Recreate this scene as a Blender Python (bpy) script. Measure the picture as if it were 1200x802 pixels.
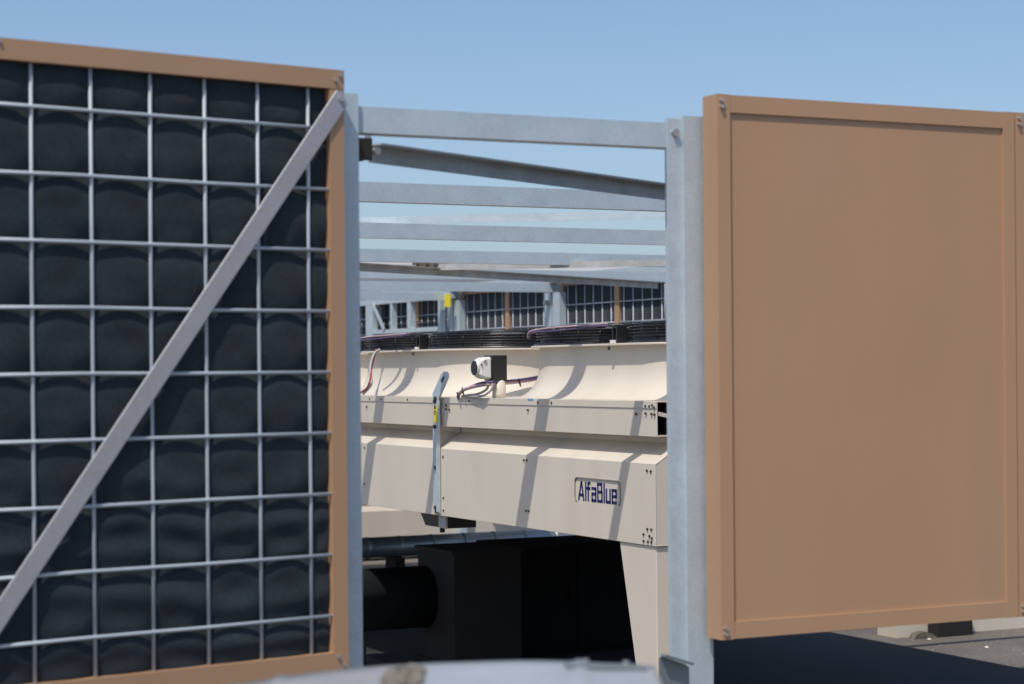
import bpy, bmesh, math, random
from mathutils import Vector, Matrix, noise
random.seed(7)
S = bpy.context.scene
C = S.collection
for o in list(bpy.data.objects): bpy.data.objects.remove(o)
R = math.radians

# ---------------------------------------------------------------- camera
EYE = 2.1
cd = bpy.data.cameras.new('camera'); cam = bpy.data.objects.new('camera', cd); C.objects.link(cam)
cd.sensor_width = 36; cd.lens = 36 * 2390 / 1200; cd.shift_y = 34 / 1200
cd.clip_start = .05; cd.clip_end = 3000
YAW = R(26.5)
cam.location = (0, 0, EYE)
cam.rotation_euler = (Matrix.Rotation(-YAW, 4, 'Z') @ Matrix.Rotation(R(90), 4, 'X') @ Matrix.Rotation(-.0083, 4, 'Z')).to_euler()
cd.dof.use_dof = True; cd.dof.focus_distance = 11.0; cd.dof.aperture_fstop = 3.4
S.camera = cam

# ---------------------------------------------------------------- sky, sun, exposure
SUN = Vector((-.46, -.36, 1.0)).normalized()          # towards the sun
w = bpy.data.worlds.new('World'); S.world = w; w.use_nodes = True
nt = w.node_tree; bg = nt.nodes['Background']
sk = nt.nodes.new('ShaderNodeTexSky'); sk.sky_type = 'NISHITA'; sk.sun_disc = False
sk.sun_elevation = math.asin(SUN.z); sk.sun_rotation = math.atan2(SUN.x, SUN.y)
sk.altitude = 0; sk.air_density = .86; sk.dust_density = 1.7; sk.ozone_density = 3.5
nt.links.new(sk.outputs[0], bg.inputs[0]); bg.inputs[1].default_value = .135
sl = bpy.data.lights.new('sun', 'SUN'); sun = bpy.data.objects.new('sun', sl); C.objects.link(sun)
sl.energy = 3.5; sl.angle = R(.5); sl.color = (1, .94, .85)
sun.rotation_euler = SUN.to_track_quat('Z', 'Y').to_euler(); sun.location = (-5, -3, 12)
S.view_settings.view_transform = 'Standard'; S.view_settings.look = 'None'
S.view_settings.exposure = .05; S.view_settings.gamma = 1; S.view_settings.use_curve_mapping = False

# ---------------------------------------------------------------- materials
def mat(name, base, rough=.5, metal=0., var=.12, vscale=6., fine=.0, fscale=120., bump=0., bscale=60.,
        spec=.5, dirt=None, dirt_amt=.0, dscale=3., stretch=None, rvar=.0):
    m = bpy.data.materials.new(name); m.use_nodes = True
    n = m.node_tree.nodes; l = m.node_tree.links; b = n['Principled BSDF']
    b.inputs['Roughness'].default_value = rough; b.inputs['Metallic'].default_value = metal
    b.inputs['Specular IOR Level'].default_value = spec
    tc = n.new('ShaderNodeTexCoord'); vec = tc.outputs['Object']
    if stretch:
        mp = n.new('ShaderNodeMapping'); mp.inputs['Scale'].default_value = stretch
        l.new(vec, mp.inputs[0]); vec = mp.outputs[0]
    def nz(scale, detail=5):
        t = n.new('ShaderNodeTexNoise'); t.inputs['Scale'].default_value = scale
        t.inputs['Detail'].default_value = detail; l.new(vec, t.inputs['Vector']); return t.outputs[0]
    def ramp(fac, a, bb, p0=.3, p1=.7):
        r = n.new('ShaderNodeValToRGB'); e = r.color_ramp.elements
        e[0].position = p0; e[1].position = p1; e[0].color = (*a, 1); e[1].color = (*bb, 1)
        l.new(fac, r.inputs[0]); return r.outputs[0]
    lo = tuple(c * (1 - var) for c in base); hi = tuple(min(1, c * (1 + var)) for c in base)
    col = ramp(nz(vscale), lo, hi)
    def mix(a, bb, fac, mode='MIX'):
        x = n.new('ShaderNodeMix'); x.data_type = 'RGBA'; x.blend_type = mode
        l.new(a, x.inputs[6])
        if isinstance(bb, tuple): x.inputs[7].default_value = (*bb, 1)
        else: l.new(bb, x.inputs[7])
        if isinstance(fac, float): x.inputs[0].default_value = fac
        else: l.new(fac, x.inputs[0])
        return x.outputs[2]
    if fine: col = mix(col, ramp(nz(fscale, 3), (1 - fine,) * 3, (1 + fine,) * 3, .35, .65), 1., 'MULTIPLY')
    if dirt:
        f = ramp(nz(dscale, 8), (0, 0, 0), (dirt_amt,) * 3, .52, .72)
        col = mix(col, dirt, f)
    l.new(col, b.inputs['Base Color'])
    if rvar:
        r = ramp(nz(vscale * 2), (rough - rvar,) * 3, (rough + rvar,) * 3); l.new(r, b.inputs['Roughness'])
    if bump:
        bp = n.new('ShaderNodeBump'); bp.inputs['Strength'].default_value = bump; bp.inputs['Distance'].default_value = .004
        l.new(nz(bscale, 4), bp.inputs['Height']); l.new(bp.outputs[0], b.inputs['Normal'])
    return m
M = {}
M['galv'] = mat('galvanised_steel', (.51, .59, .635), .46, .28, .06, 9, .05, 90, .05, 40, dirt=(.60, .66, .69), dirt_amt=.4, dscale=7, rvar=.08)
M['galv_dull'] = mat('weathered_galvanised_steel', (.47, .47, .46), .6, .35, .15, 7, .06, 60, dirt=(.36, .33, .28), dirt_amt=.5, dscale=4)
M['brace'] = mat('grey_painted_flat_bar', (.40, .40, .42), .5, .25, .08, 6, .04, 90)
M['wire'] = mat('grey_coated_wire', (.44, .49, .55), .5, .1, .06, 8)
M['tan'] = mat('tan_powder_coat', (.445, .266, .153), .40, 0, .05, 1.6, .03, 400, .05, 500, dirt=(.385, .25, .16), dirt_amt=.6, dscale=1.5, stretch=(1, 1, .3), rvar=.05)
M['cream'] = mat('cream_powder_coat', (.655, .59, .495), .36, 0, .04, 3, .02, 300, .03, 300, dirt=(.53, .46, .37), dirt_amt=.30, dscale=3.5, stretch=(1, 1, .35))
M['black'] = mat('black_plastic', (.018, .018, .02), .35, 0, .2, 10)
M['guard'] = mat('black_coated_wire', (.03, .03, .033), .3, .2, .2, 10)
M['dark'] = mat('dark_interior', (.012, .012, .012), .8, 0, .3, 6)
M['screw'] = mat('zinc_screw', (.55, .53, .5), .35, .8, .1, 20)
M['screwdark'] = mat('dark_screw', (.06, .055, .05), .5, .5, .1, 20)
M['pink'] = mat('pinkish_grey_cable', (.50, .34, .38), .5, 0, .15, 12)
M['cablegrey'] = mat('grey_cable', (.40, .38, .38), .5, 0, .1, 12)
M['violet'] = mat('violet_cable', (.10, .07, .16), .5, 0, .1, 12)
M['red'] = mat('red_cable', (.38, .06, .05), .5, 0, .1, 12)
M['yellow'] = mat('yellow_label', (.75, .60, .02), .5, 0, .05, 9)
M['ink'] = mat('dark_ink', (.05, .05, .03), .6)
M['blueink'] = mat('blue_lettering', (.012, .016, .14), .45, 0, .05, 9)
M['greyline'] = mat('grey_brown_line', (.25, .21, .185), .55, 0, .05, 9)
M['bluetape'] = mat('blue_tape', (.10, .28, .60), .5)
M['white'] = mat('white_plastic', (.72, .70, .66), .4, 0, .04, 12)
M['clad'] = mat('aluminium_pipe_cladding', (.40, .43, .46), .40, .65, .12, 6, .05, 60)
M['clampdark'] = mat('dark_clamp', (.035, .032, .028), .6, .2, .3, 20)
M['rust'] = mat('rusty_clamp', (.14, .12, .09), .75, .2, .4, 30, .2, 90)
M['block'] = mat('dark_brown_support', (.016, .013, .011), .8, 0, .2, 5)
M['blocker'] = mat('black_blocker_paint', (.004, .004, .004), .7, 0, .2, 5, spec=.15)  # black of the added box that keeps the space under the cooler dark
M['film'] = mat('pale_sheet_metal', (.46, .485, .51), .36, .35, .14, 5, .03, 60, .12, 9, dirt=(.46, .46, .45), dirt_amt=.5, dscale=3)
M['rag'] = mat('crumpled_wrap', (.42, .37, .31), .6, 0, .35, 22, .2, 60, dirt=(.05, .10, .09), dirt_amt=.9, dscale=24)
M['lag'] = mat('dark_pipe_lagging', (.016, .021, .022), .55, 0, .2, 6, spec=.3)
M['motor'] = mat('grey_motor_cover', (.12, .12, .125), .5, .2, .1, 9)
M['pale_clad'] = mat('pale_cladding', (.74, .76, .77), .6, 0, .05, .5)
M['pale_fascia'] = mat('pale_fascia', (.80, .80, .80), .6, 0, .05, .5)
M['chips'] = mat('stone_chips', (.22, .2, .18), .9, 0, .5, 9)
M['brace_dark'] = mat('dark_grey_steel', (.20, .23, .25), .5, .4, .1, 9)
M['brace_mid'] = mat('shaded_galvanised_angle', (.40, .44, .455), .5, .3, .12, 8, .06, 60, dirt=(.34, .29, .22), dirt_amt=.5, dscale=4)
M['rail_dark'] = mat('brown_shaded_seam', (.30, .25, .2), .6)
# ground
M['ground'] = mat('grey_roof_deck', (.135, .118, .102), .9, 0, .16, 1.3, .16, 26, .35, 45, dirt=(.085, .08, .076), dirt_amt=.6, dscale=.9)
M['mat'] = mat('painted_shade_black', (.020, .020, .020), .85, 0, .25, 2, .1, 30, .3, 30)  # near-black tone standing in for the shade on the ground below the cooler
# fabric: dark woven cover with a fine diagonal weave
def fabric():
    m = mat('dark_woven_absorber', (.0215, .0315, .0390), .82, 0, .18, 7, .14, 90, spec=.18)
    n = m.node_tree.nodes; l = m.node_tree.links; b = n['Principled BSDF']
    tc = n.new('ShaderNodeTexCoord'); wv = n.new('ShaderNodeTexWave'); wv.wave_type = 'BANDS'; wv.bands_direction = 'DIAGONAL'
    wv.inputs['Scale'].default_value = 62; wv.inputs['Distortion'].default_value = .6; wv.inputs['Detail'].default_value = 1
    bp = n.new('ShaderNodeBump'); bp.inputs['Strength'].default_value = .55; bp.inputs['Distance'].default_value = .002
    l.new(tc.outputs['Object'], wv.inputs['Vector']); l.new(wv.outputs[1], bp.inputs['Height']); l.new(bp.outputs[0], b.inputs['Normal'])
    b.inputs['Sheen Weight'].default_value = .12; b.inputs['Sheen Roughness'].default_value = .5
    return m
M['fabric'] = fabric()

# ---------------------------------------------------------------- helpers
def bm_():
    return bmesh.new()
def box(bm, x0, x1, y0, y1, z0, z1):
    v = [bm.verts.new(p) for p in ((x0,y0,z0),(x1,y0,z0),(x1,y1,z0),(x0,y1,z0),(x0,y0,z1),(x1,y0,z1),(x1,y1,z1),(x0,y1,z1))]
    for f in ((3,2,1,0),(4,5,6,7),(0,1,5,4),(1,2,6,5),(2,3,7,6),(3,0,4,7)): bm.faces.new([v[i] for i in f])
    return bm
def prism(bm, pts, ax, a0, a1):
    """polygon pts (2-D) extruded along axis ax from a0 to a1"""
    def P(p, a):
        q = list(p); q.insert(ax, a); return q
    A = [bm.verts.new(P(p, a0)) for p in pts]; B = [bm.verts.new(P(p, a1)) for p in pts]
    n = len(pts)
    bm.faces.new(A); bm.faces.new(B[::-1])
    for i in range(n): bm.faces.new((A[i], B[i], B[(i+1) % n], A[(i+1) % n]))
    bmesh.ops.recalc_face_normals(bm, faces=bm.faces)
    return bm
def bar(bm, p0, p1, w, h, up=(0,0,1)):
    p0, p1 = Vector(p0), Vector(p1); d = (p1 - p0).normalized(); s = d.cross(Vector(up)).normalized(); u = s.cross(d)
    r = []
    for p in (p0, p1):
        r.append([bm.verts.new(p + s*a*w/2 + u*b*h/2) for a, b in ((-1,-1),(1,-1),(1,1),(-1,1))])
    bm.faces.new(r[0]); bm.faces.new(r[1][::-1])
    for i in range(4): bm.faces.new((r[0][i], r[1][i], r[1][(i+1)%4], r[0][(i+1)%4]))
    bmesh.ops.recalc_face_normals(bm, faces=bm.faces)
    return bm
def tube(bm, pts, r, seg=8, closed=False, cap=True):
    pts = [Vector(p) for p in pts]; n = len(pts); rings = []
    for i, p in enumerate(pts):
        if closed: d = pts[(i+1) % n] - pts[i-1]
        else: d = pts[min(i+1, n-1)] - pts[max(i-1, 0)]
        d.normalize(); ref = Vector((0,0,1)) if abs(d.z) < .9 else Vector((1,0,0))
        s = d.cross(ref).normalized(); u = s.cross(d)
        rings.append([bm.verts.new(p + (s*math.cos(a) + u*math.sin(a))*r) for a in [2*math.pi*k/seg for k in range(seg)]])
    for i in range(n if closed else n-1):
        A, B = rings[i], rings[(i+1) % n]
        for k in range(seg): bm.faces.new((A[k], A[(k+1)%seg], B[(k+1)%seg], B[k])).smooth = True
    if cap and not closed: bm.faces.new(rings[0][::-1]); bm.faces.new(rings[-1])
    return bm
def smooth_path(pts, sub=6):
    pts = [Vector(p) for p in pts]; out = []
    for i in range(len(pts)-1):
        p0 = pts[max(i-1,0)]; p1 = pts[i]; p2 = pts[i+1]; p3 = pts[min(i+2,len(pts)-1)]
        for k in range(sub):
            t = k/sub
            out.append(.5*((2*p1)+(p2-p0)*t+(2*p0-5*p1+4*p2-p3)*t*t+(3*p1-p0-3*p2+p3)*t**3))
    return out + [pts[-1]]
def obj(name, bm, m, parent=None, bevel=0., seg=1):
    if bevel:
        e = [x for x in bm.edges if len(x.link_faces) == 2 and x.calc_face_angle(0) > .5]
        bmesh.ops.bevel(bm, geom=e, offset=bevel, segments=seg, affect='EDGES', clamp_overlap=True)
    if parent is not None and 'org' in parent: bmesh.ops.translate(bm, verts=bm.verts, vec=-Vector(parent['org']))
    me = bpy.data.meshes.new(name); bm.to_mesh(me); bm.free()
    me.materials.append(M[m]); o = bpy.data.objects.new(name, me); C.objects.link(o)
    if parent is not None: o.parent = parent
    return o
ORG = []
def thing(name, label, cat, loc=(0,0,0), rz=0., group=None, world=True):
    """an Empty at the base of a thing; world=True: parts are given in world coordinates"""
    o = bpy.data.objects.new(name, None); C.objects.link(o); o.location = loc; o.rotation_euler = (0, 0, rz)
    o.empty_display_size = .1
    o['label'] = label; o['category'] = cat; o['kind'] = 'thing'
    if group: o['group'] = group
    if world: o['org'] = list(loc); ORG.append(o)
    return o
def sub(name, bm, m, part, bevel=0.):
    """sub-part of a part; coordinates as the part's own thing"""
    o = obj(name, bm, m, None, bevel); t = part.parent
    if t is not None and 'org' in t: o.data.transform(Matrix.Translation(-Vector(t['org'])))
    o.parent = part
    return o
def tag(o, label, cat, group=None):
    o['label'] = label; o['category'] = cat; o['kind'] = 'thing'
    if group: o['group'] = group
    return o
def struct(o):
    o['kind'] = 'structure'; return o
def single(name, bm, m, label, cat, group=None, bevel=0.):
    """a thing that is one mesh, given in world coordinates; its origin goes to its base"""
    if bevel:
        e = [x for x in bm.edges if len(x.link_faces) == 2 and x.calc_face_angle(0) > .5]
        bmesh.ops.bevel(bm, geom=e, offset=bevel, segments=1, affect='EDGES', clamp_overlap=True)
    xs = [v.co for v in bm.verts]
    c = Vector(((min(p.x for p in xs)+max(p.x for p in xs))/2, (min(p.y for p in xs)+max(p.y for p in xs))/2, min(p.z for p in xs)))
    bmesh.ops.translate(bm, verts=bm.verts, vec=-c)
    o = obj(name, bm, m); o.location = c; o['org'] = list(c); ORG.append(o)
    return tag(o, label, cat, group)
def clone(o, parent, name=None):
    c = o.copy(); C.objects.link(c); c.parent = parent
    for ch in o.children: clone(ch, c)
    return c
def hexhead(bm, c, n, r=.008, t=.007):
    """a bolt head at c facing n"""
    c = Vector(c); n = Vector(n).normalized(); ref = Vector((0,0,1)) if abs(n.z) < .9 else Vector((1,0,0))
    s = n.cross(ref).normalized(); u = s.cross(n)
    A = [bm.verts.new(c + (s*math.cos(a)+u*math.sin(a))*r) for a in [k*math.pi/3 for k in range(6)]]
    B = [bm.verts.new(v.co + n*t) for v in A]
    bm.faces.new(A[::-1]); bm.faces.new(B)
    for k in range(6): bm.faces.new((A[k], A[(k+1)%6], B[(k+1)%6], B[k]))
    return bm

# ---------------------------------------------------------------- ground
bm = bm_(); n = 40
vs = [[bm.verts.new(((i/n-.5)*2000*abs(i/n-.5)*2, (j/n-.5)*2000*abs(j/n-.5)*2, 0)) for i in range(n+1)] for j in range(n+1)]
for j in range(n):
    for i in range(n): bm.faces.new((vs[j][i], vs[j][i+1], vs[j+1][i+1], vs[j+1][i]))
struct(obj('ground', bm, 'ground'))
bm = box(bm_(), 5.75, 9.46, 8.9, 19.9, .004, .010)  # added dark sheet: paints the cooler's ground shade near-black, out to the shadow edge
struct(obj('painted_shade_sheet', bm, 'mat'))

# ---------------------------------------------------------------- acoustic gate (absorber side towards us)
PHI = R(10.5)
HZ0, HZ1 = 1.160, 3.054
gate = thing('acoustic_gate', 'open acoustic gate with dark quilted absorber behind grey wire mesh', 'gate', (2.404, 6.0, 0), PHI, world=False)
GL = -1.285; GR = 0.004
obj('top_rail', box(bm_(), GL, GR, 0, .055, 2.994, HZ1), 'tan', gate, .004)
obj('bottom_rail', box(bm_(), GL, GR, 0, .055, HZ0, 1.218), 'tan', gate, .004)
obj('stile', box(bm_(), GR-.054, GR-.0005, .0015, .0535, 1.2185, 2.9935), 'tan', gate, .004)
obj('stile', box(bm_(), GL+.0005, GL+.05, .0015, .0535, 1.2185, 2.9935), 'tan', gate, .004)
obj('back_sheet', box(bm_(), GL+.003, GR-.003, .056, .060, HZ0+.003, HZ1-.003), 'tan', gate)
VX = [-1.228, -1.043, -.857, -.667, -.484, -.301, -.121]
HZ = [2.868 - .1917*k for k in range(9)]
for x in VX:
    bm = bm_(); j = random.uniform(-.002, .002)
    tube(bm, [(x+j, .0190, 1.212), (x-j*.4, .0185, 1.7), (x+j*.5, .0185, 2.4), (x-j, .0190, 3.0)], .0054, 8)
    obj('mesh_wire', bm, 'wire', gate)
for z in HZ:
    bm = bm_(); j = random.uniform(-.002, .002)
    tube(bm, [(GL+.04, .0125, z+j), (-.9, .0125, z-j), (-.5, .0125, z+j*.6), (GR-.051, .0125, z)], .0054, 8)
    obj('mesh_wire', bm, 'wire', gate)
def quilt(x0, x1, z0, z1, VX, HZ, res, seed, deep=.006, base=.0200):
    """fabric pressed out through the mesh openings"""
    bm = bm_(); nx = int((x1-x0)/res); nz = int((z1-z0)/res)
    ex = sorted([x0]+[v for v in VX if x0 < v < x1]+[x1]); ez = sorted([z0]+[v for v in HZ if z0 < v < z1]+[z1])
    rnd = random.Random(seed); amp = {}
    def cell(e, v):
        for i in range(len(e)-1):
            if v <= e[i+1]: return i, (v-e[i])/(e[i+1]-e[i]), e[i+1]-e[i]
        return len(e)-2, 1., e[-1]-e[-2]
    g = []
    for j in range(nz+1):
        row = []
        z = z0+(z1-z0)*j/nz
        cj, tz, hz = cell(ez, z)
        for i in range(nx+1):
            x = x0+(x1-x0)*i/nx; ci, tx, hx = cell(ex, x)
            a = amp.setdefault((ci, cj), rnd.uniform(.25, 1.0))*min(1, hx/.15+.25)*min(1, hz/.15+.25)
            ex_ = min(tx, 1-tx)*hx; ez_ = min(tz, 1-tz)*hz
            node = math.exp(-(ex_*ex_+ez_*ez_)/(2*.030**2))            # pinned where the wires cross
            line = max(math.exp(-(ex_/.012)**2), math.exp(-(ez_/.012)**2))
            b = (max(0, math.sin(math.pi*tx))**.6)*(max(0, math.sin(math.pi*tz**.9))**.6)
            nzv = noise.noise(Vector((x*6+seed, z*7, 1.3)))*.005 + noise.noise(Vector((x*2.2, z*15+seed, 7.7)))*.004
            low = max(0, min(1, (1.95-z)/.35)); ph = z*52+math.sin(x*5.2+seed)*1.7+noise.noise(Vector((x*3, z*3, seed)))*3
            fold = low*.0055*math.sin(ph)
            edge = max(0, min(1, (x-x0)/.02, (x1-x)/.02, (z-z0)/.02, (z1-z)/.02))
            y = base-deep*a*b+.012*node*(.5+a*.6)+.002*line+(nzv+fold)*edge*b
            row.append(bm.verts.new((x, y, z)))
        g.append(row)
    for j in range(nz):
        for i in range(nx): bm.faces.new((g[j][i], g[j][i+1], g[j+1][i+1], g[j+1][i])).smooth = True
    return bm
obj('absorber', quilt(GL+.045, GR-.05, 1.212, 3.0, VX, HZ, .0085, 3), 'fabric', gate)
d = Vector((1.158, 0, 1.556)).normalized(); sd = Vector((d.z, 0, -d.x))
p1 = Vector((-.012, -.004, 2.962)); p0 = p1 - d*2.12
bm = bm_(); q = []
for y in (-.0065, -.001):
    q.append([bm.verts.new((p.x, y, p.z)) for p in (p0-sd*.029, p0+sd*.029, p1+sd*.029+d*.004, p1-sd*.012+d*.022, p1-sd*.029+d*.012)])
bm.faces.new(q[0]); bm.faces.new(q[1][::-1])
for i in range(5): bm.faces.new((q[0][i], q[1][i], q[1][(i+1)%5], q[0][(i+1)%5]))
bmesh.ops.recalc_face_normals(bm, faces=bm.faces)
obj('brace', bm, 'brace', gate, .0012)
for x, z in ((-.012, 3.038), (-.030, 3.021), (-1.145, 3.045), (-.035, 1.205), (-.014, 1.178)):
    obj('screw', hexhead(bm_(), (x, 0, z), (0, -1, 0), .007, .006), 'screw', gate)
obj('screw', hexhead(bm_(), (-.014, -.0065, 2.962), (0, -1, 0), .009, .006), 'screw', gate)

# ---------------------------------------------------------------- tan panels on the right (outer side towards us)
def tan_panel(x0, x1, label):
    t = thing('acoustic_baffle', label, 'panel', (x0, 5.97, 0), 0, 'tan panels of the enclosure wall')
    f = .052; y0, y1 = 5.97, 6.064
    obj('stile', box(bm_(), x0, x0+f, y0, y1, 1.166, 3.05), 'tan', t, .006, 2)
    obj('stile', box(bm_(), x1-f, x1, y0, y1, 1.166, 3.05), 'tan', t, .006, 2)
    obj('top_rail', box(bm_(), x0+f-.001, x1-f+.001, y0+.002, y1-.002, 2.988, 3.0485), 'tan', t, .004)
    obj('bottom_rail', box(bm_(), x0+f-.001, x1-f+.001, y0+.002, y1-.002, 1.1675, 1.226), 'tan', t, .004)
    # face sheet, very slightly oil-canned
    bm = bm_(); nx, nz = 24, 34; g = []
    for j in range(nz+1):
        r = []
        for i in range(nx+1):
            x = x0+f-.003+(x1-x0-2*f+.006)*i/nx; z = 1.223+(2.991-1.223)*j/nz
            s = math.sin(math.pi*i/nx)*math.sin(math.pi*j/nz)
            r.append(bm.verts.new((x, y0+.011-.004*s+.007*s*noise.noise(Vector((x*1.7, z*1.5, 2))), z)))
        g.append(r)
    for j in range(nz):
        for i in range(nx): bm.faces.new((g[j][i], g[j][i+1], g[j+1][i+1], g[j+1][i])).smooth = True
    obj('face_sheet', bm, 'tan', t)
    obj('back_sheet', box(bm_(), x0+f-.002, x1-f+.002, y1-.012, y1-.006, 1.224, 2.99), 'tan', t)
    for z in (3.028, 3.006, 1.206, 1.186):
        obj('screw', hexhead(bm_(), (x0+.016, y0, z), (0, -1, 0), .0075, .012), 'screw', t)
    return t
tan_panel(3.775, 5.079, 'big tan metal panel in a raised frame right of the gateway')
tan_panel(5.084, 6.30, 'sliver of a second tan panel at the right edge of the picture')

# ---------------------------------------------------------------- gateway posts, lintel
def post(x0, x1, y0, y1, zt, label, bolts, group='galvanised gateway posts'):
    t = thing('steel_post', label, 'post', ((x0+x1)/2, (y0+y1)/2, 0), 0, group)
    obj('shaft', box(bm_(), x0, x1, y0, y1, .012, zt), 'galv', t, .006, 2)
    obj('base_plate', box(bm_(), x0-.06, x1+.06, y0-.06, y1+.06, 0, .012), 'galv', t)
    for c, nn in bolts: obj('bolt', hexhead(bm_(), c, nn, .014, .014), 'screw', t)
    return t
post(2.36, 2.492, 6.09, 6.21, 2.996, 'grey galvanised gateway post behind the hinge side of the mesh gate', [])
pr = post(3.708, 3.812, 6.083, 6.212, 2.984, 'grey galvanised gateway post at the left edge of the big tan panel', [((3.680, 6.098, 2.925), (0, -1, 0))])
obj('flange', box(bm_(), 3.652, 3.7075, 6.098, 6.107, .012, 2.974), 'galv', pr, .003)
bm = bm_(); prism(bm, [(3.545, 1.118), (3.555, 1.122), (3.650, 1.088), (3.662, 1.076), (3.662, .90), (3.545, .90)], 1, 6.0, 6.006)
prism(bm, [(3.545, 1.126), (3.555, 1.132), (3.665, 1.096), (3.660, 1.087), (3.555, 1.122)], 1, 5.97, 5.9995)
box(bm, 3.58, 3.70, 6.0065, 6.0975, .932, .938)
obj('latch_bracket', bm, 'brace_dark', pr)
bm = box(bm_(), 2.492, 3.7075, 6.1085, 6.18, 2.874, 2.959)
single('lintel_beam', bm, 'galv', 'nearest galvanised beam joining the two gateway posts', 'beam', bevel=.006)

# ---------------------------------------------------------------- roof frame
BW = [8.94+2.42*k for k in range(6)]
names = ['second galvanised roof beam behind the gateway lintel', 'third galvanised roof beam counting back from the gateway',
         'fourth roof beam back, just above the rusty brace clamp', 'fifth roof beam back, below the rusty brace clamp',
         'sixth roof beam back, resting on the mesh wall left of its taller post', 'farthest roof beam above the yellow tag']
UW = 9.83
for k, wv in enumerate(BW):
    bm = box(bm_(), 1.1, UW+.05, wv-.03, wv+.03, 2.906, 2.998)
    single('roof_beam', bm, 'galv', names[k], 'beam', 'roof beams', .005)
for k, lb in enumerate(('thin purlin lying just behind and above the second roof beam', 'thin purlin lying just behind and above the third roof beam')):
    single('roof_purlin', box(bm_(), 1.1, UW-.13, 10.0+2.42*k-.065, 10.0+2.42*k+.065, 3.01, 3.07), 'galv', lb, 'purlin', 'roof purlins', .004)
def angle_bar(p0, p1, z, label, size=.06, mt='galv', flip=1):
    p0 = Vector((*p0, z)); p1 = Vector((*p1, z)); d = (p1-p0).normalized(); s = Vector((d.y, -d.x, 0))*flip
    bm = bm_(); t = .006
    prof = [(0, 0), (size, 0), (size, -t), (t, -t), (t, -size), (0, -size)]
    A = [bm.verts.new(p0+s*a+Vector((0, 0, b))) for a, b in prof]; B = [bm.verts.new(p1+s*a+Vector((0, 0, b))) for a, b in prof]
    bm.faces.new(A); bm.faces.new(B[::-1])
    for i in range(6): bm.faces.new((A[i], B[i], B[(i+1)%6], A[(i+1)%6]))
    bmesh.ops.recalc_face_normals(bm, faces=bm.faces)
    return single('roof_brace', bm, mt, label, 'brace', 'diagonal roof braces')
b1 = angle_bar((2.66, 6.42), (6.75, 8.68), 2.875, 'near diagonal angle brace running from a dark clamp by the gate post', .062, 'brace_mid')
obj('clamp', box(bm_(), 2.515, 2.575, 6.255, 6.335, 2.80, 2.862), 'clampdark', b1, .006)
obj('clamp', box(bm_(), 2.580, 2.622, 6.34, 6.40, 2.812, 2.868), 'clampdark', b1, .006)
obj('bolt', hexhead(bm_(), (2.66, 6.36, 2.845), (.2, -1, 0), .014, .02), 'screw', b1)
obj('bolt', hexhead(bm_(), (2.64, 6.37, 2.876), (0, 0, 1), .012, .02), 'screw', b1)
obj('bracket_plate', box(bm_(), 2.493, 2.60, 6.235, 6.243, 2.80, 2.873), 'clampdark', b1)
bm = bm_(); bar(bm, (5.0, 12.68, 3.102), (7.3, 10.93, 3.102), .006, .052)
single('roof_brace', bm, 'galv', 'pale flat bar brace lying across the top of the third roof beam', 'brace', 'diagonal roof braces')
b3 = angle_bar((5.45, 13.81), (9.55, 16.15), 2.905, 'far diagonal brace passing under the rusty clamp toward the mesh wall', .06, 'galv_dull')
b4 = angle_bar((5.2, 15.42), (8.25, 13.06), 2.935, 'far diagonal brace held by the rusty clamp, sloping back to the left', .05, 'galv_dull', -1)
bm = bm_()
for k in range(6):
    box(bm, 6.38+k*.075, 6.43+k*.075, 14.36+.012*k, 14.44+.012*k, 2.902+random.uniform(-.012, .004), 2.975+random.uniform(-.006, .012))
box(bm, 6.36, 6.83, 14.38, 14.47, 2.925, 2.945)
obj('clamp', bm, 'rust', b4, .004)

# ---------------------------------------------------------------- mesh wall at the back
ZB, ZT = 1.17, 3.02
def mesh_panel(y0, y1, label, first=None):
    """absorber panel, inner side facing -x; local origin at (UW, y0, 0)"""
    t = thing('mesh_baffle', label, 'panel', (UW, y0, 0), 0, 'mesh panels of the back wall', world=False)
    if first:
        for ch in first.children: clone(ch, t)
        return t
    L = y1-y0; f = .045
    obj('stile', box(bm_(), 0, .06, 0, f, ZB, ZT), 'tan', t)
    obj('stile', box(bm_(), 0, .06, L-f, L, ZB, ZT), 'tan', t)
    obj('top_rail', box(bm_(), .001, .059, f, L-f, ZT-.05, ZT-.001), 'tan', t)
    obj('bottom_rail', box(bm_(), .001, .059, f, L-f, ZB+.001, ZB+.05), 'tan', t)
    vx = [f+.08+(L-2*f-.16)*k/5 for k in range(6)]; hz = [2.77-.2*k for k in range(8)]
    for y in vx: obj('mesh_wire', tube(bm_(), [(.012, y, ZB+.04), (.012, y, ZT-.04)], .0065, 6), 'wire', t)
    for z in hz: obj('mesh_wire', tube(bm_(), [(.002, f-.005, z), (.002, L-f+.005, z)], .0065, 6), 'wire', t)
    q = quilt(f-.004, L-f+.004, ZB+.045, ZT-.045, vx, hz, .03, 5)
    q.transform(Matrix.Rotation(R(-90), 4, 'Z'))     # x -> -y, y -> x
    q.transform(Matrix.Translation((0, L, 0)))
    bmesh.ops.recalc_face_normals(q, faces=q.faces)
    obj('absorber', q, 'fabric', t)
    obj('back_sheet', box(bm_(), .061, .065, .002, L-.002, ZB+.002, ZT-.002), 'tan', t)
    return t
plabels = {
 13.78: ['mesh wall panel hidden mostly behind the right gateway post'],
}
PW = 1.155
wall_posts = [16.20, 18.62, 21.04, 23.46]
first = None
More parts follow.
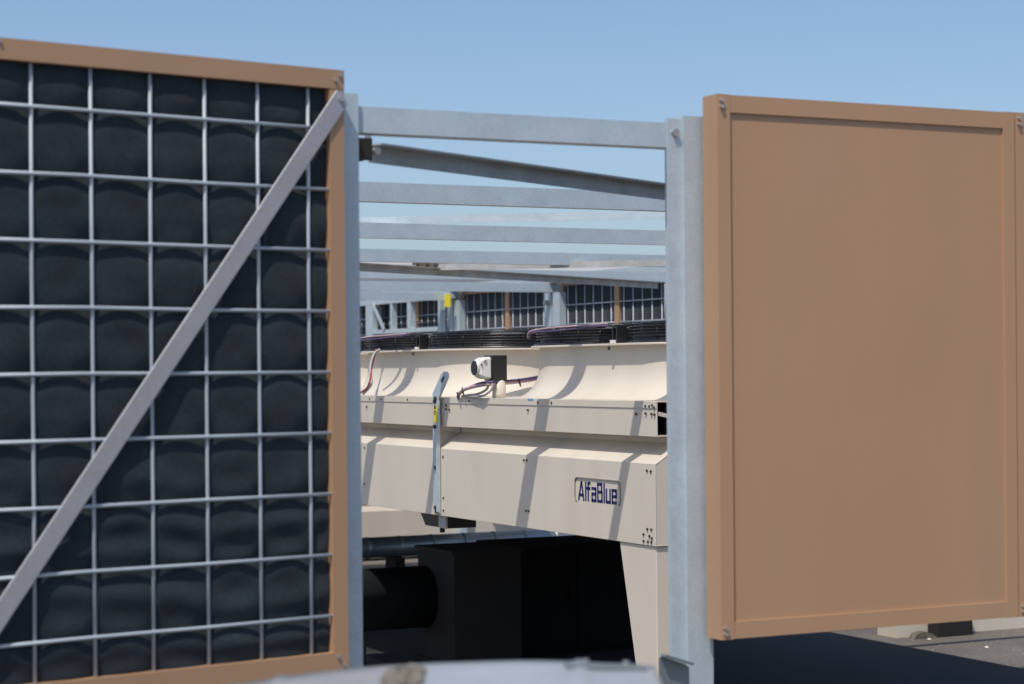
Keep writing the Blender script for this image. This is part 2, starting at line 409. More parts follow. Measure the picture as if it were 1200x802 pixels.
lab = {(16.20, 0): 'dark mesh wall panel next to the right gateway post, right of the tan seam',
       (16.20, 1): 'dark mesh wall panel between the double grey post and the right tan seam',
       (18.62, 0): 'dark mesh wall panel left of the double grey post, right of the left tan seam',
       (18.62, 1): 'dark mesh wall panel between the yellow tagged post and the left tan seam',
       (21.04, 0): 'dark mesh wall panel behind the pale frame, left of the yellow tag',
       (21.04, 1): 'farther dark mesh wall panel behind the pale frame, near its wide left upright',
       (23.46, 0): 'farthest dark mesh wall panel beside the left gateway post'}
for (wv, s), lb in sorted(lab.items()):
    y0 = wv+.055+s*PW
    t = mesh_panel(y0, y0+PW-.002, lb, first)
    if first is None: first = t
def wpost(wv, label):
    t = thing('wall_post', label, 'post', (UW-.02, wv, 0), 0, 'posts of the back wall')
    for a, b in ((-.165, -.020), (.020, .165)):
        obj('shaft', box(bm_(), UW-.080, UW-.004, wv+a, wv+b, .01, 2.905), 'galv', t, .008)
    obj('web', box(bm_(), UW-.050, UW-.004, wv-.0195, wv+.0195, .01, 2.903), 'galv', t)
    obj('base_plate', box(bm_(), UW-.12, UW+.09, wv-.2, wv+.2, 0, .01), 'galv', t)
    return t
wpost(16.20, 'back wall post standing behind the right gateway post')
pq = wpost(18.62, 'double grey back wall post above the gap between the two fan housings')
obj('bolt', hexhead(bm_(), (UW-.080, 18.70, 2.80), (-1, 0, 0), .03, .05), 'screw', pq)
py_ = wpost(21.04, 'grey back wall post carrying a yellow tag')
tg = obj('tag', box(bm_(), UW-.20, UW-.192, 20.86, 21.02, 2.83, 2.975), 'yellow', py_)
sub('tag_holder', box(bm_(), UW-.19, UW-.08, 20.96, 21.01, 2.93, 2.98), 'galv', tg)
wpost(23.46, 'far back wall post at the left end of the pale frame')
single('eaves_beam', box(bm_(), UW-.125, UW-.035, 12.6, 25.6, 3.003, 3.083), 'galv', 'long galvanised eaves beam along the top of the mesh wall', 'beam', bevel=.005)
# pale ladder frame in front of the far panels
fr = thing('ladder_rack', 'pale steel ladder frame in front of the far mesh panels', 'frame', (UW-.16, 22.2, 0), 0)
X0, X1 = UW-.20, UW-.13
obj('top_rail', box(bm_(), X0, X1, 21.14, 24.3, 2.925, 2.99), 'galv', fr, .004)
obj('bottom_rail', box(bm_(), X0, X1, 21.14, 23.35, 2.565, 2.615), 'galv', fr, .004)
for y0, y1, zb in ((23.14, 23.36, 0), (22.53, 22.59, 2.616), (21.98, 22.08, 2.616), (21.14, 21.2, 0)):
    zb = zb or .0
    if zb == 0:
        obj('upright', box(bm_(), X0+.002, X1-.002, y0, y1, 0, 2.564), 'galv', fr)
        obj('upright', box(bm_(), X0+.002, X1-.002, y0, y1, 2.616, 2.924), 'galv', fr)
    else: obj('upright', box(bm_(), X0+.002, X1-.002, y0, y1, zb, 2.924), 'galv', fr)
obj('brace', bar(bm_(), (X0-.012, 23.1, 2.93), (X0-.012, 22.75, 2.61), .05, .01, (1, 0, 0)), 'galv', fr)

bd = thing('far_building', 'long pale flat roofed building glimpsed between the roof beams above the mesh wall', 'building', (32, 63, 0))
obj('wall', box(bm_(), 8, 62, 63, 75, 0, 5.35), 'pale_clad', bd)
obj('fascia', box(bm_(), 7.8, 62.2, 62.8, 75.2, 5.352, 5.82), 'pale_fascia', bd)
for k in range(18): obj('cladding_rib', box(bm_(), 8.6+3*k, 8.72+3*k, 62.93, 62.998, 0, 5.34), 'pale_clad', bd)
# ---------------------------------------------------------------- dry cooler
FX = 5.37                                 # front face
W0, W1, WM = 9.12, 19.90, 11.835          # near end, far end, joint between the two modules
BX = 8.60
cool = thing('dry_cooler', 'long cream dry cooler with black fans on top and blue lettering', 'dry cooler', (FX, W0, 0))
def lower(y0, y1):
    # front panel: flat face, sloped shoulder, folded under
    pts = [(FX, 1.185), (FX, 1.612), (FX+.160, 1.714), (FX+.160, 1.745), (FX+.166, 1.745), (FX+.166, 1.708), (FX+.006, 1.606), (FX+.006, 1.191), (FX+.08, 1.191), (FX+.08, 1.185)]
    return prism(bm_(), pts, 1, y0, y1)
near_panel = obj('side_panel', lower(W0, WM-.006), 'cream', cool, .0015)
JO = [WM, WM+2.7, WM+5.4, W1+.006]
for a, b in zip(JO, JO[1:]): obj('side_panel', lower(a+.006, b-.006), 'cream', cool, .0015)
obj('back_panel', box(bm_(), BX-.006, BX, W0, W1, 1.185, 1.74), 'cream', cool)
obj('end_panel', prism(bm_(), [(FX+.007, 1.187), (FX+.007, 1.605), (FX+.159, 1.703), (FX+.159, 1.744), (BX-.008, 1.744), (BX-.008, 1.187)], 1, W0+.001, W0+.007), 'cream', cool)
obj('end_panel', box(bm_(), FX+.008, BX-.008, W1-.007, W1-.001, 1.187, 1.60), 'cream', cool)
obj('coil_block', box(bm_(), FX+.185, BX-.02, W0+.22, W1-.05, 1.21, 1.90), 'dark', cool)
# upper rails: face plate with a lapped top flange
def rail(y0, y1):
    pts = [(FX+.021, 1.752), (FX+.021, 1.898), (FX+.016, 1.900), (FX+.016, 1.937), (FX+.115, 1.937), (FX+.115, 1.931), (FX+.027, 1.931), (FX+.027, 1.758), (FX+.170, 1.758), (FX+.170, 1.752)]
    return prism(bm_(), pts, 1, y0, y1)
obj('upper_rail', rail(W0+.015, WM-.003), 'cream', cool, .001)
for a, b in zip(JO, JO[1:]): obj('upper_rail', rail(a+.003, b-.003), 'cream', cool, .001)
obj('upper_rail', box(bm_(), BX-.06, BX-.05, W0, W1, 1.752, 1.937), 'cream', cool)
obj('deck_plate', box(bm_(), FX+.116, BX-.061, W0-.02, W1, 1.925, 1.9365), 'cream', cool)
# gusset and ledge in the open near end
bm = bm_(); bar(bm, (FX+.036, W0+.03, 1.872), (FX+.36, W0+.03, 1.80), .02, .02)
box(bm, FX+.13, FX+.9, W0+.012, W0+.05, 1.75, 1.758)
obj('gusset', bm, 'cream', cool)
# fan housings: oblong bell mouths flaring to the deck
FR = .50; FU = 6.10
def housing(cu, ya, yb, sx=1):
    bm = bm_(); N = 16
    prof = [(-.20, 1.938), (-.05, 1.943), (.18, 1.956), (.40, 1.974), (.60, 1.998), (.78, 2.030), (.91, 2.068), (.98, 2.11), (1.0, 2.15), (1.0, 2.236), (.56, 2.2365), (.54, 2.239), (.54, 2.246), (.57, 2.2485), (1.2, 2.249), (1.25, 2.15)]
    # outline at parameter f: a stadium round the two fans, wider at the base
    R1 = FR+.055
    def outline(f):
        r = R1-.045+.115*(1-min(f, 1.2)) 
        x0, x1, y0, y1 = cu-r-.0005, cu+r+.0005, ya-r, yb+r
        P = []
        for cx, cy, a0 in ((x1-r, y1-r, 0), (x0+r, y1-r, 90), (x0+r, y0+r, 180), (x1-r, y0+r, 270)):
            for k in range(N+1):
                a = R(a0+90*k/N); P.append((cx+r*math.cos(a), cy+r*math.sin(a)))
        return P
    rings = []
    for f, z in prof: rings.append([bm.verts.new((x, y, z)) for x, y in outline(f)])
    n = len(rings[0])
    for A, B in zip(rings, rings[1:]):
        for k in range(n): bm.faces.new((A[k], A[(k+1)%n], B[(k+1)%n], B[k])).smooth = True
    bmesh.ops.recalc_face_normals(bm, faces=bm.faces)
    # recalc may point an open shell inwards: the outer flare must face out
    for e in bm.edges:
        if len(e.link_faces) == 2 and e.calc_face_angle(0) > .6: e.smooth = False
    return bm
def ring(bm, c, r, z, t, seg=40, sub_=5):
    return tube(bm, [(c[0]+r*math.cos(a), c[1]+r*math.sin(a), z) for a in [2*math.pi*k/seg for k in range(seg)]], t, sub_, closed=True)
def add_fan(cu, cy):
    # outer ring
    bm = bm_(); seg = 48; prof = [(FR+.045, 2.25), (FR+.045, 2.262), (FR+.01, 2.266), (FR, 2.285), (FR, 2.328), (FR+.012, 2.336), (FR-.006, 2.340), (FR-.014, 2.326), (FR-.014, 2.25)]
    rr = [[bm.verts.new((cu+r*math.cos(2*math.pi*k/seg), cy+r*math.sin(2*math.pi*k/seg), z)) for k in range(seg)] for r, z in prof]
    for A, B in zip(rr, rr[1:]):
        for k in range(seg): bm.faces.new((A[k], A[(k+1)%seg], B[(k+1)%seg], B[k])).smooth = True
    f = obj('fan', bm, 'black', cool)
    bm = bm_()
    for i, (r, z) in enumerate(((FR+.022, 2.268), (FR+.026, 2.286), (FR+.028, 2.304), (FR+.028, 2.322), (FR+.022, 2.339), (FR+.004, 2.354), (.46, 2.362), (.40, 2.366), (.32, 2.369), (.24, 2.372))): ring(bm, (cu, cy), r, z, .0036)
    for k in range(24):
        a = 2*math.pi*k/24; ca, sa = math.cos(a), math.sin(a)
        tube(bm, [(cu+ca*(FR+.024), cy+sa*(FR+.024), 2.258), (cu+ca*(FR+.028), cy+sa*(FR+.028), 2.325), (cu+ca*(FR-.01), cy+sa*(FR-.01), 2.358), (cu+ca*.14, cy+sa*.14, 2.374)], .003, 5)
    sub('guard', bm, 'guard', f)
    bm = bm_(); hp = [(.15, 2.20), (.15, 2.32), (.13, 2.35), (.08, 2.368), (.0, 2.37)]; seg = 24
    rr = [[bm.verts.new((cu+r*math.cos(2*math.pi*k/seg), cy+r*math.sin(2*math.pi*k/seg), z)) for k in range(seg)] for r, z in hp[:-1]]
    for A, B in zip(rr, rr[1:]):
        for k in range(seg): bm.faces.new((A[k], A[(k+1)%seg], B[(k+1)%seg], B[k])).smooth = True
    bm.faces.new(rr[-1])
    sub('motor_cover', bm, 'motor', f)
    for k in range(5):
        bm = bm_(); a = 2*math.pi*k/5+.3; g = []
        for i in range(6):
            r = .14+(FR-.03-.14)*i/5; tw = R(38-16*i/5); cw = .10+.03*math.sin(i/5*3)
            g.append([bm.verts.new((cu+r*math.cos(a)-s*cw*math.cos(tw)*math.sin(a), cy+r*math.sin(a)+s*cw*math.cos(tw)*math.cos(a), 2.275+s*cw*.45*math.sin(tw))) for s in (-1, 0, 1)])
        for A, B in zip(g, g[1:]):
            for j in range(2): bm.faces.new((A[j], A[j+1], B[j+1], B[j])).smooth = True
        sub('blade', bm, 'black', f)
    # terminal bracket standing on the rim
    return f
FY = [(9.60+2.7*k, 10.715+2.7*k) for k in range(4)]
for cu in (FU, FU+1.70):
    for ya, yb in FY:
        obj('fan_housing', housing(cu, ya, yb), 'cream', cool)
        for cy in (ya, yb): add_fan(cu, cy)
# dark terminal brackets between fan rims
for y in (9.90, 12.60):
    bm = bm_(); box(bm, 5.575, 5.64, y-.030, y-.016, 2.252, 2.352); box(bm, 5.575, 5.64, y+.016, y+.030, 2.252, 2.352); box(bm, 5.575, 5.64, y-.0158, y+.0158, 2.334, 2.352); box(bm, 5.60, 5.64, y-.0158, y+.0158, 2.252, 2.3335)
    br = obj('terminal_bracket', bm, 'black', cool, .003)
    sub('clip', box(bm_(), 5.562, 5.573, y-.02, y+.03, 2.251, 2.268), 'white', br)
    sub('screw', hexhead(bm_(), (5.543, y, 2.222), (-1, 0, 0), .012, .008), 'screwdark', br)
# corner posts of the near end, legs
def leg(y_edge, sgn, xf, dx, label=None):
    """tapering leg: vertical edge at y_edge, leaning edge on the sgn side"""
    bm = bm_(); zt = 1.183
    P = [(y_edge, zt), (y_edge+sgn*.385, zt), (y_edge+sgn*.09, .012), (y_edge, .012)]
    prism(bm, P, 0, xf, xf+dx)
    lg = obj('leg', bm, 'cream', cool, .004)
    ys = sorted((y_edge-sgn*.02, y_edge+sgn*.14))
    sub('foot_plate', box(bm_(), min(xf, xf+dx)-.03, max(xf, xf+dx)+.03, ys[0], ys[1], 0, .0115), 'galv', lg)
    return lg
leg(14.72, -1, FX+.010, .10); leg(14.72, -1, BX-.010, -.10)
leg(W0+.012, 1, FX+.010, .10); leg(W1-.012, -1, FX+.010, .10)
leg(W0+.012, 1, BX-.010, -.10); leg(W1-.012, -1, 7.0, -.10)
# mid joint: dark trapezoid foot under the strap
bm = bm_(); prism(bm, [(WM+.40, 1.183), (WM-.03, 1.183), (WM-.03, 1.10), (WM+.32, 1.10)], 0, FX+.05, FX+.25)
ft = obj('joint_bracket', bm, 'black', cool)
sub('bolt', tube(bm_(), [(FX+.08, WM+.12, 1.10), (FX+.08, WM+.12, 1.065)], .018, 8), 'black', ft)
sub('face_plate', box(bm_(), FX+.04, FX+.049, WM-.03, WM+.09, 1.10, 1.183), 'galv_dull', ft)
# lifting strap: flat bar with a bent head, slotted hole and a yellow label
st = bm_()
prism(st, [(WM-.045, 1.20), (WM+.045, 1.20), (WM+.045, 1.962), (WM-.09, 2.085), (WM-.125, 2.100), (WM-.165, 2.100), (WM-.190, 2.085), (WM-.190, 2.06), (WM-.045, 1.925)], 0, FX-.016, FX-.004)
strap = obj('lifting_strap', st, 'galv', cool, .002)
sub('stiffener', box(bm_(), FX-.030, FX-.0165, WM-.045, WM-.032, 1.21, 1.74), 'galv', strap)
sub('slot', prism(bm_(), [(WM-.10, 2.028), (WM-.085, 2.045), (WM-.13, 2.075), (WM-.145, 2.06)], 0, FX-.0175, FX-.0165), 'screwdark', strap)
lb = sub('label', box(bm_(), FX-.0185, FX-.0165, WM-.026, WM+.026, 1.775, 1.885), 'yellow', strap)
bm = bm_()
for z, hh in ((1.872, .020), (1.846, .012), (1.83, .008)): box(bm, FX-.0195, FX-.0186, WM-.012, WM+.014, z-hh/2, z+hh/2)
o = obj('print', bm, 'ink', None); o.data.transform(Matrix.Translation(-Vector(cool['org']))); o.parent = strap
for z in (1.93, 1.91, 1.75, 1.49, 1.235, 1.215): sub('bolt', hexhead(bm_(), (FX-.016, WM+random.uniform(-.015, .015), z), (-1, 0, 0), .014, .012), 'screwdark', strap)
# small screws on the skin
bm = bm_()
def scr(y, z, x=FX, r=.0075): hexhead(bm, (x, y, z), (-1, 0, 0), r, .006)
for y, z in ((9.16, 1.572), (9.20, 1.575), (10.585, 1.58), (10.62, 1.58), (10.60, 1.285), (10.565, 1.285), (9.16, 1.27), (9.20, 1.27), (9.24, 1.24), (9.18, 1.235), (9.155, 1.225), (9.16, 1.205), (9.195, 1.205), (9.24, 1.205),
             (WM-.08, 1.56), (WM-.08, 1.30), (WM-.08, 1.22), (13.06, 1.58), (13.06, 1.33)): scr(y, z)
for y, z in ((9.20, 1.91), (9.17, 1.915), (9.15, 1.905), (9.24, 1.91), (9.18, 1.87), (9.15, 1.868), (9.24, 1.872), (9.34, 1.868), (10.47, 1.917), (10.60, 1.872), (10.30, 1.917), (WM-.09, 1.885), (WM-.09, 1.862), (WM-.14, 1.86), (WM+.10, 1.862), (11.4, 1.917), (12.35, 1.917), (12.8, 1.917), (13.06, 1.862), (13.0, 1.917)): scr(y, z, FX+.018)
sc = obj('screws', bm, 'screwdark', cool); sc['kind'] = 'stuff'
sub('tape', box(bm_(), FX+.0145, FX+.0155, 10.53, 10.60, 1.928, 1.937), 'bluetape', sc)
# lettering on the near side panel
def stroke(bm, pts, w_):
    for a, b in zip(pts, pts[1:]):
        a = Vector(a); b = Vector(b); d = (b-a); 
        if d.length == 0: continue
        d.normalize(); nrm = Vector((-d.y, d.x))*w_/2; a2 = a-d*w_*.45; b2 = b+d*w_*.45
        q = [a2+nrm, a2-nrm, b2-nrm, b2+nrm]
        prism(bm, [tuple(v) for v in q], 0, 0, .0012)
H_ = .092; XH = .066; TW = .0160
LET = {'A': ([[(0, 0), (.030, H_), (.036, H_), (.058, 0)], [(.010, .024), (.050, .024)]], .058),
       'l': ([[(0, 0), (0, H_)]], .0),
       'f': ([[(.004, 0), (.004, H_), (.024, H_)], [(-.008, XH-.002), (.022, XH-.002)]], .024),
       'a': ([[(0, XH), (.042, XH), (.042, 0), (0, 0), (0, .036), (.040, .036)]], .042),
       'B': ([[(0, 0), (0, H_), (.044, H_), (.044, .050), (.004, .050)], [(.048, .046), (.048, 0), (.004, 0)]], .048),
       'u': ([[(0, XH), (0, 0), (.042, 0), (.042, XH)]], .042),
       'e': ([[(.042, 0), (0, 0), (0, XH), (.042, XH), (.042, .033), (.004, .033)]], .042)}
bm = bm_(); xx = 0
for ch in 'AlfaBlue':
    st_, wd = LET[ch]
    for s in st_: stroke(bm, [(x+xx, z) for x, z in s], TW)
    xx += wd+TW+.0100
tot = xx-.0100
k = .435/tot
bm.transform(Matrix.Diagonal((1, k, 1, 1)))
# text x runs towards -Y on the face
bm.transform(Matrix(((1, 0, 0, 0), (0, -1, 0, 0), (0, 0, 1, 0), (0, 0, 0, 1))))
bm.transform(Matrix.Translation((FX-.0014, 9.952, 1.388)))
bmesh.ops.recalc_face_normals(bm, faces=bm.faces)
sub('lettering', bm, 'blueink', near_panel)
bm = bm_()
def rr_path(y0, y1, z0, z1, r):
    P = [(y1-.012, z0+.004)]
    for cy, cz, a0 in ((y1-r, z0+r, 300), (y1-r, z1-r, 0), (y0+r, z1-r, 90), (y0+r, z0+r, 180)):
        for i in range(7):
            a = a0+ (90 if a0 != 300 else 60)*i/6
            if a0 == 180 and i > 4: break
            P.append((cy+r*math.cos(R(a)), cz+r*math.sin(R(a))))
    return P
P = rr_path(9.483, 9.992, 1.372, 1.508, .034)[1:]
for a, b in zip(P, P[1:]):
    top = min(a[1], b[1]) > 1.49
    bar(bm, (FX-.002, a[0], a[1]), (FX-.002, b[0], b[1]), .004, .013 if top else .008, (1, 0, 0))
for f_ in bm.faces: pass
sub('badge_outline', bm, 'greyline', near_panel)
# service switch on a stalk, with cables
sw = bm_(); box(sw, 5.395, 5.49, 11.08, 11.20, 2.042, 2.196)
swo = obj('service_switch', sw, 'black', cool, .005)
bm = bm_(); prism(bm, [(5.394, 2.048), (5.394, 2.188), (5.340, 2.182), (5.310, 2.165), (5.310, 2.072), (5.340, 2.056)], 1, 11.085, 11.185)
sub('cover', bm, 'white', swo, .012)
sub('knob', tube(bm_(), [(5.31, 11.135, 2.12), (5.294, 11.135, 2.12)], .044, 20), 'black', swo)
sub('knob_rim', tube(bm_(), [(5.315, 11.135, 2.12), (5.298, 11.135, 2.12)], .046, 20), 'white', swo)
sub('screw', hexhead(bm_(), (5.345, 11.083, 2.160), (0, -1, 0), .011, .005), 'screw', swo)
sub('screw', hexhead(bm_(), (5.32, 11.083, 2.140), (0, -1, 0), .006, .006), 'screwdark', swo)
sub('stalk', tube(bm_(), [(5.455, 11.12, 1.938), (5.455, 11.12, 1.965), (5.455, 11.12, 2.045)], .042, 14), 'cream', swo)
sub('gland', box(bm_(), 5.40, 5.47, 11.09, 11.18, 2.022, 2.0415), 'black', swo)
obj('cable', tube(bm_(), smooth_path([(5.385, 11.56, 1.94), (5.37, 11.50, 1.965), (5.36, 11.40, 1.99), (5.35, 11.2, 2.012), (5.38, 11.09, 2.022), (5.45, 11.12, 2.024), (5.60, 11.16, 2.033), (5.75, 11.20, 2.050), (5.92, 11.40, 2.07)]), .011, 8), 'pink', cool)
obj('cable', tube(bm_(), smooth_path([(5.385, 11.555, 1.944), (5.368, 11.49, 1.972), (5.353, 11.2, 2.024), (5.38, 11.08, 2.034), (5.45, 11.11, 2.036), (5.60, 11.15, 2.045), (5.75, 11.19, 2.062), (5.92, 11.39, 2.082)]), .008, 8), 'violet', cool)
obj('cable', tube(bm_(), smooth_path([(5.385, 11.50, 1.945), (5.38, 11.40, 1.952), (5.375, 11.25, 1.962), (5.385, 11.15, 1.99), (5.39, 11.12, 2.03)]), .008, 8), 'cablegrey', cool)
obj('cable', tube(bm_(), smooth_path([(5.385, 11.46, 1.945), (5.37, 11.3, 1.945), (5.365, 11.15, 1.953), (5.385, 11.08, 1.99), (5.39, 11.08, 2.03)]), .008, 8), 'cablegrey', cool)
bm = bm_()
for x, y, z in ((5.352, 11.43, 1.984), (5.36, 11.52, 1.955), (5.60, 11.14, 2.035)): bar(bm, (x, y, z+.016), (x+.006, y-.012, z-.030), .006, .008)
obj('cable_ties', bm, 'black', cool)['kind'] = 'stuff'
# cables lying along the fan rims
for y0, y1 in ((10.95, 9.98), (13.75, 12.72)):
    obj('cable', tube(bm_(), smooth_path([(5.60, y0+.06, 2.30), (5.585, y0, 2.338), (5.57, (y0+y1)/2+.2, 2.352), (5.57, (y0+y1)/2-.1, 2.356), (5.575, y1, 2.362)]), .0055, 8), 'pink', cool)
    obj('cable', tube(bm_(), smooth_path([(5.60, y0+.03, 2.29), (5.578, y0-.05, 2.33), (5.565, (y0+y1)/2+.1, 2.334), (5.565, y1+.1, 2.35), (5.58, y1, 2.346)]), .0045, 8), 'violet', cool)
obj('cable', tube(bm_(), smooth_path([(5.54, 13.18, 2.26), (5.50, 13.20, 2.22), (5.44, 13.12, 2.12), (5.40, 13.0, 2.02), (5.40, 13.15, 1.95)]), .009, 8), 'cablegrey', cool)
obj('cable', tube(bm_(), smooth_path([(5.53, 13.22, 2.26), (5.47, 13.16, 2.14), (5.40, 13.02, 2.06), (5.385, 13.05, 1.99), (5.39, 13.25, 1.945)]), .007, 8), 'red', cool)

# ---------------------------------------------------------------- under and behind the cooler
def pipe(name, p0, p1, r, step, m, label, grp=None, stands=()):
    p0, p1 = Vector(p0), Vector(p1)
    t = thing(name, label, 'pipe', (p0.x, p0.y, 0), 0, grp)
    bm = bm_(); tube(bm, [p0, p1], r, 32); obj('cladding', bm, m, t)
    d = (p1-p0).normalized(); n_ = int((p1-p0).length/step)
    for k in range(1, n_):
        c = p0+d*step*k
        obj('seam_band', tube(bm_(), [c-d*.012, c+d*.012], r+.004, 32), m, t)
    for s in stands:
        c = p0+d*s
        obj('saddle', box(bm_(), c.x-.05, c.x+.05, c.y-.12, c.y+.12, 0, c.z-r*.96), 'block', t)
    return t
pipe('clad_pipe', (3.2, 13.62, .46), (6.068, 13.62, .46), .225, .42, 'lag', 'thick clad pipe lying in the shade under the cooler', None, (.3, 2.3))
pipe('clad_pipe', (5.0, 17.75, .45), (10.6, 17.75, .45), .098, .33, 'clad', 'thin clad pipe behind the cooler with one sunlit end', None, (.4, 2.6, 5.2))
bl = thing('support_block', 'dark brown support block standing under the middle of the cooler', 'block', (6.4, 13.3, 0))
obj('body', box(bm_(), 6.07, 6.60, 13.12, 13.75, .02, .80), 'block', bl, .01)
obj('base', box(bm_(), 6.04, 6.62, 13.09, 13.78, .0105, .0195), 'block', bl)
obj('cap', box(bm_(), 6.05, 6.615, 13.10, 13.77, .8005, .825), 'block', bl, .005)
cb = thing('added_shade_box', 'added black box blocking light and view under the near half of the cooler', 'cabinet', (7.3, 13.6, 0))  # added box: hides the lit ground behind and shuts out sky light
obj('body', box(bm_(), 6.63, 8.1, 13.25, 13.9, .05, .80), 'blocker', cb, .01)
obj('plinth', box(bm_(), 6.66, 8.05, 13.29, 13.86, .0105, .0495), 'blocker', cb)
obj('lid', box(bm_(), 6.625, 8.12, 13.23, 13.92, .8005, .825), 'blocker', cb, .005)
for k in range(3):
    dd = obj('door', box(bm_(), 6.65+k*.48, 7.115+k*.48, 13.236, 13.249, .07, .78), 'blocker', cb)
    sub('handle', box(bm_(), 7.05+k*.48, 7.07+k*.48, 13.215, 13.2355, .4, .52), 'blocker', dd)
# cream housing and tan low panel far behind
hs = thing('low_housing', 'low cream housing with rounded top edge seen beneath the far end of the cooler', 'housing', (8, 21.2, 0))
obj('body', box(bm_(), 6.3, 11.2, 21.0, 21.9, .03, .551), 'cream', hs, .04, 3)
obj('base_strip', box(bm_(), 6.35, 11.15, 21.04, 21.86, 0, .0295), 'block', hs)
bp_ = thing('low_tan_panel', 'strip of tan panel above the low cream housing', 'panel', (8, 22.6, 0))
obj('sheet', box(bm_(), 6.2, 9.6, 22.6, 22.66, .0, 1.15), 'tan', bp_)
obj('top_cap', box(bm_(), 6.18, 9.62, 22.58, 22.68, 1.1505, 1.19), 'tan', bp_)
# kerb beyond the wall line and the dark crate on it
def kerb(x0, x1, label):
    single('kerb_block', box(bm_(), x0, x1, 12.86, 13.1, 0, .30), 'cream', label, 'kerb', 'cream kerb blocks', .012)
kerb(9.73, 10.34, 'cream kerb block left of the dark box under the tan panel')
kerb(10.37, 11.9, 'cream kerb block right of the dark box under the tan panel')
cr = thing('dark_box', 'dark box on the ground against the cream kerb under the tan panel', 'box', (10.2, 12.76, 0))
obj('body', prism(bm_(), [(10.02, .0), (10.37, .0), (10.36, .26), (10.03, .26)], 1, 12.72, 12.85), 'block', cr, .006)
obj('lid', box(bm_(), 10.02, 10.375, 12.715, 12.855, .261, .28), 'black', cr)
single('debris_scrap', prism(bm_(), [(9.80, .0), (10.02, .0), (9.98, .03), (9.90, .055), (9.83, .04)], 1, 12.72, 12.80), 'rust', 'brown scrap lying at the foot of the cream kerb', 'debris')
for i, (x, y, lb) in enumerate(((9.86, 12.62, 'pale pebble near the brown scrap by the kerb'), (9.95, 12.05, 'pale pebble alone on the sunlit strip of ground'))):
    bm = bm_(); bmesh.ops.create_icosphere(bm, subdivisions=2, radius=.014)
    for v in bm.verts: v.co *= 1+.3*noise.noise(v.co*60+Vector((i, 0, 0)))
    bm.transform(Matrix.Translation((x, y, .009)) @ Matrix.Diagonal((1.2, 1, .7, 1)))
    single('pebble', bm, 'white', lb, 'pebble', 'pale pebbles on the ground')

rg = random.Random(11); bm = bm_()
for k in range(420):
    x = rg.uniform(8.6, 11.4); y = rg.uniform(10.4, 12.8); r = rg.uniform(.003, .011)
    P = [bm.verts.new((x+r*math.cos(a)*rg.uniform(.6, 1.2), y+r*math.sin(a)*rg.uniform(.6, 1.2), .0005)) for a in (0, 1.5, 3, 4.6)]
    t_ = bm.verts.new((x, y, r*.7))
    for i in range(4): bm.faces.new((P[i], P[(i+1) % 4], t_))
ch_ = obj('loose_gravel', bm, 'chips'); ch_['kind'] = 'stuff'; ch_['label'] = 'fine loose gravel scattered on the sunlit ground'; ch_['category'] = 'gravel'
# ---------------------------------------------------------------- foreground: bowed sheet-metal duct and a crumpled wrap
c_, s_ = math.cos(YAW), math.sin(YAW)
def cw(X, Y, Z): return Vector((c_*X+s_*Y, -s_*X+c_*Y, Z))     # metres to the right of / ahead of where the photographer stands
du = thing('sheet_metal_duct', 'pale bowed sheet metal duct, out of focus at the bottom edge', 'duct', tuple(cw(-.1, 3.6, 0)))
def lid_z(X, Y):
    z = 1.522-.060*((X+.05)/.50)**2*(.8 if X < 0 else .65)+.005*noise.noise(Vector((X*5, Y*5, 0)))-.02*(4.08-Y)
    return z+.006*math.exp(-((X-.13)/.012)**2)+.006*math.exp(-((X+.47)/.012)**2)      # raised standing seams
bm = bm_(); nx, ny = 110, 14; g = []
for j in range(ny+1):
    r = []
    for i in range(nx+1):
        X = -.84+1.12*i/nx; Y = 3.24+.84*j/ny; r.append(bm.verts.new(cw(X, Y, lid_z(X, Y))))
    g.append(r)
for j in range(ny):
    for i in range(nx): bm.faces.new((g[j][i], g[j][i+1], g[j+1][i+1], g[j+1][i])).smooth = True
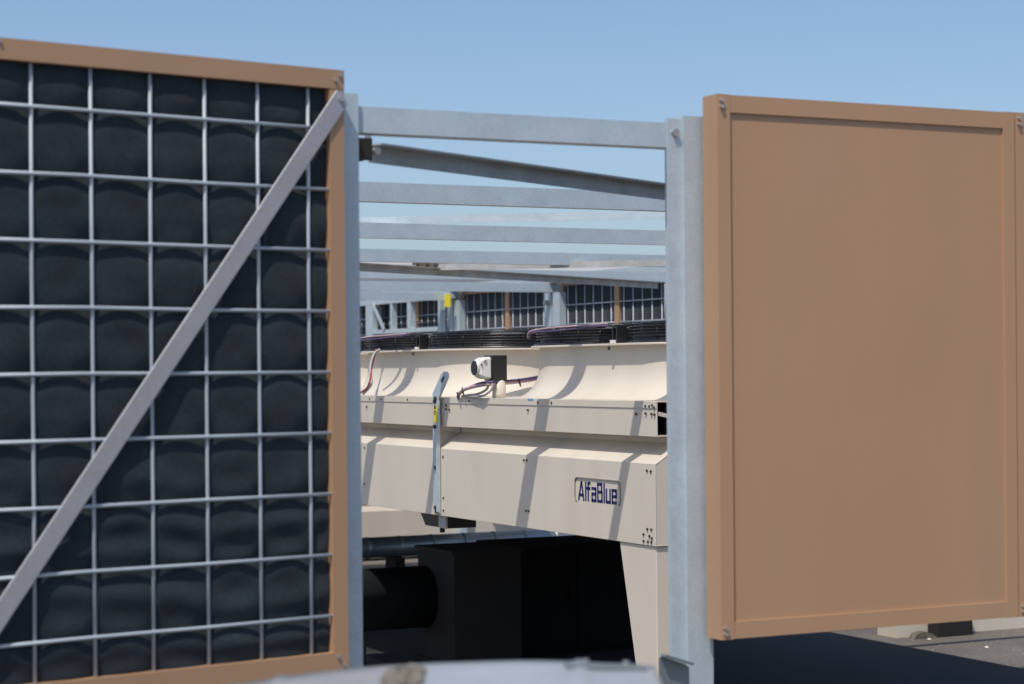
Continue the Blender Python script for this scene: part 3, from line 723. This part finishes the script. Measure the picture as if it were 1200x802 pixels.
edge = g[0]+[g[j][nx] for j in range(1, ny+1)]+g[ny][::-1][1:]+[g[j][0] for j in range(ny-1, 0, -1)]
lowv = [bm.verts.new(v.co-Vector((0, 0, .05))) for v in edge]
for k in range(len(edge)): bm.faces.new((edge[k], edge[k-1], lowv[k-1], lowv[k]))
obj('lid', bm, 'film', du)
bm = bm_()
P = [cw(-.82, 3.26, 0), cw(.26, 3.26, 0), cw(.26, 4.06, 0), cw(-.82, 4.06, 0)]
A = [bm.verts.new(p) for p in P]; B = [bm.verts.new(p+Vector((0, 0, 1.37))) for p in P]
bm.faces.new(A[::-1]); bm.faces.new(B)
for k in range(4): bm.faces.new((A[k], A[(k+1)%4], B[(k+1)%4], B[k]))
obj('body', bm, 'film', du)
obj('cleat', bar(bm_(), cw(.10, 4.0, lid_z(.10, 4.0)+.006), cw(.26, 4.03, lid_z(.26, 4.03)+.004), .035, .008), 'brace_dark', du, .002)
for X, Y in ((.14, 4.01), (.22, 4.025)): obj('screw', hexhead(bm_(), cw(X, Y, lid_z(X, Y)+.009), (0, 0, 1), .007, .006), 'screw', du)
# crumpled wrap: a thin creased sheet
bm = bm_(); n_ = 26; g = []
for j in range(n_+1):
    r = []
    for i in range(n_+1):
        a = (i/n_-.5)*2; b = (j/n_-.5)*2; q = Vector((a*2.3, b*2.3, 4))
        X = -.212+.040*a*(1+.25*noise.noise(q)); Y = 3.90+.10*b*(1+.25*noise.noise(q+Vector((9, 0, 0))))
        h = abs(noise.noise(q*1.7))*.022+abs(noise.noise(q*3.9))*.010
        r.append(bm.verts.new(cw(X, Y, lid_z(X, Y)+.003+h*(1-.6*max(abs(a), abs(b))**3))))
    g.append(r)
for j in range(n_):
    for i in range(n_): bm.faces.new((g[j][i], g[j][i+1], g[j+1][i+1], g[j+1][i]))
ext = bmesh.ops.solidify(bm, geom=bm.faces[:], thickness=.0015)
single('crumpled_wrap', bm, 'rag', 'crumpled brown and green wrap lying on the blurred foreground duct', 'wrap')

for o in ORG:
    if 'org' in o: del o['org']
S.render.resolution_x = 1024; S.render.resolution_y = 684
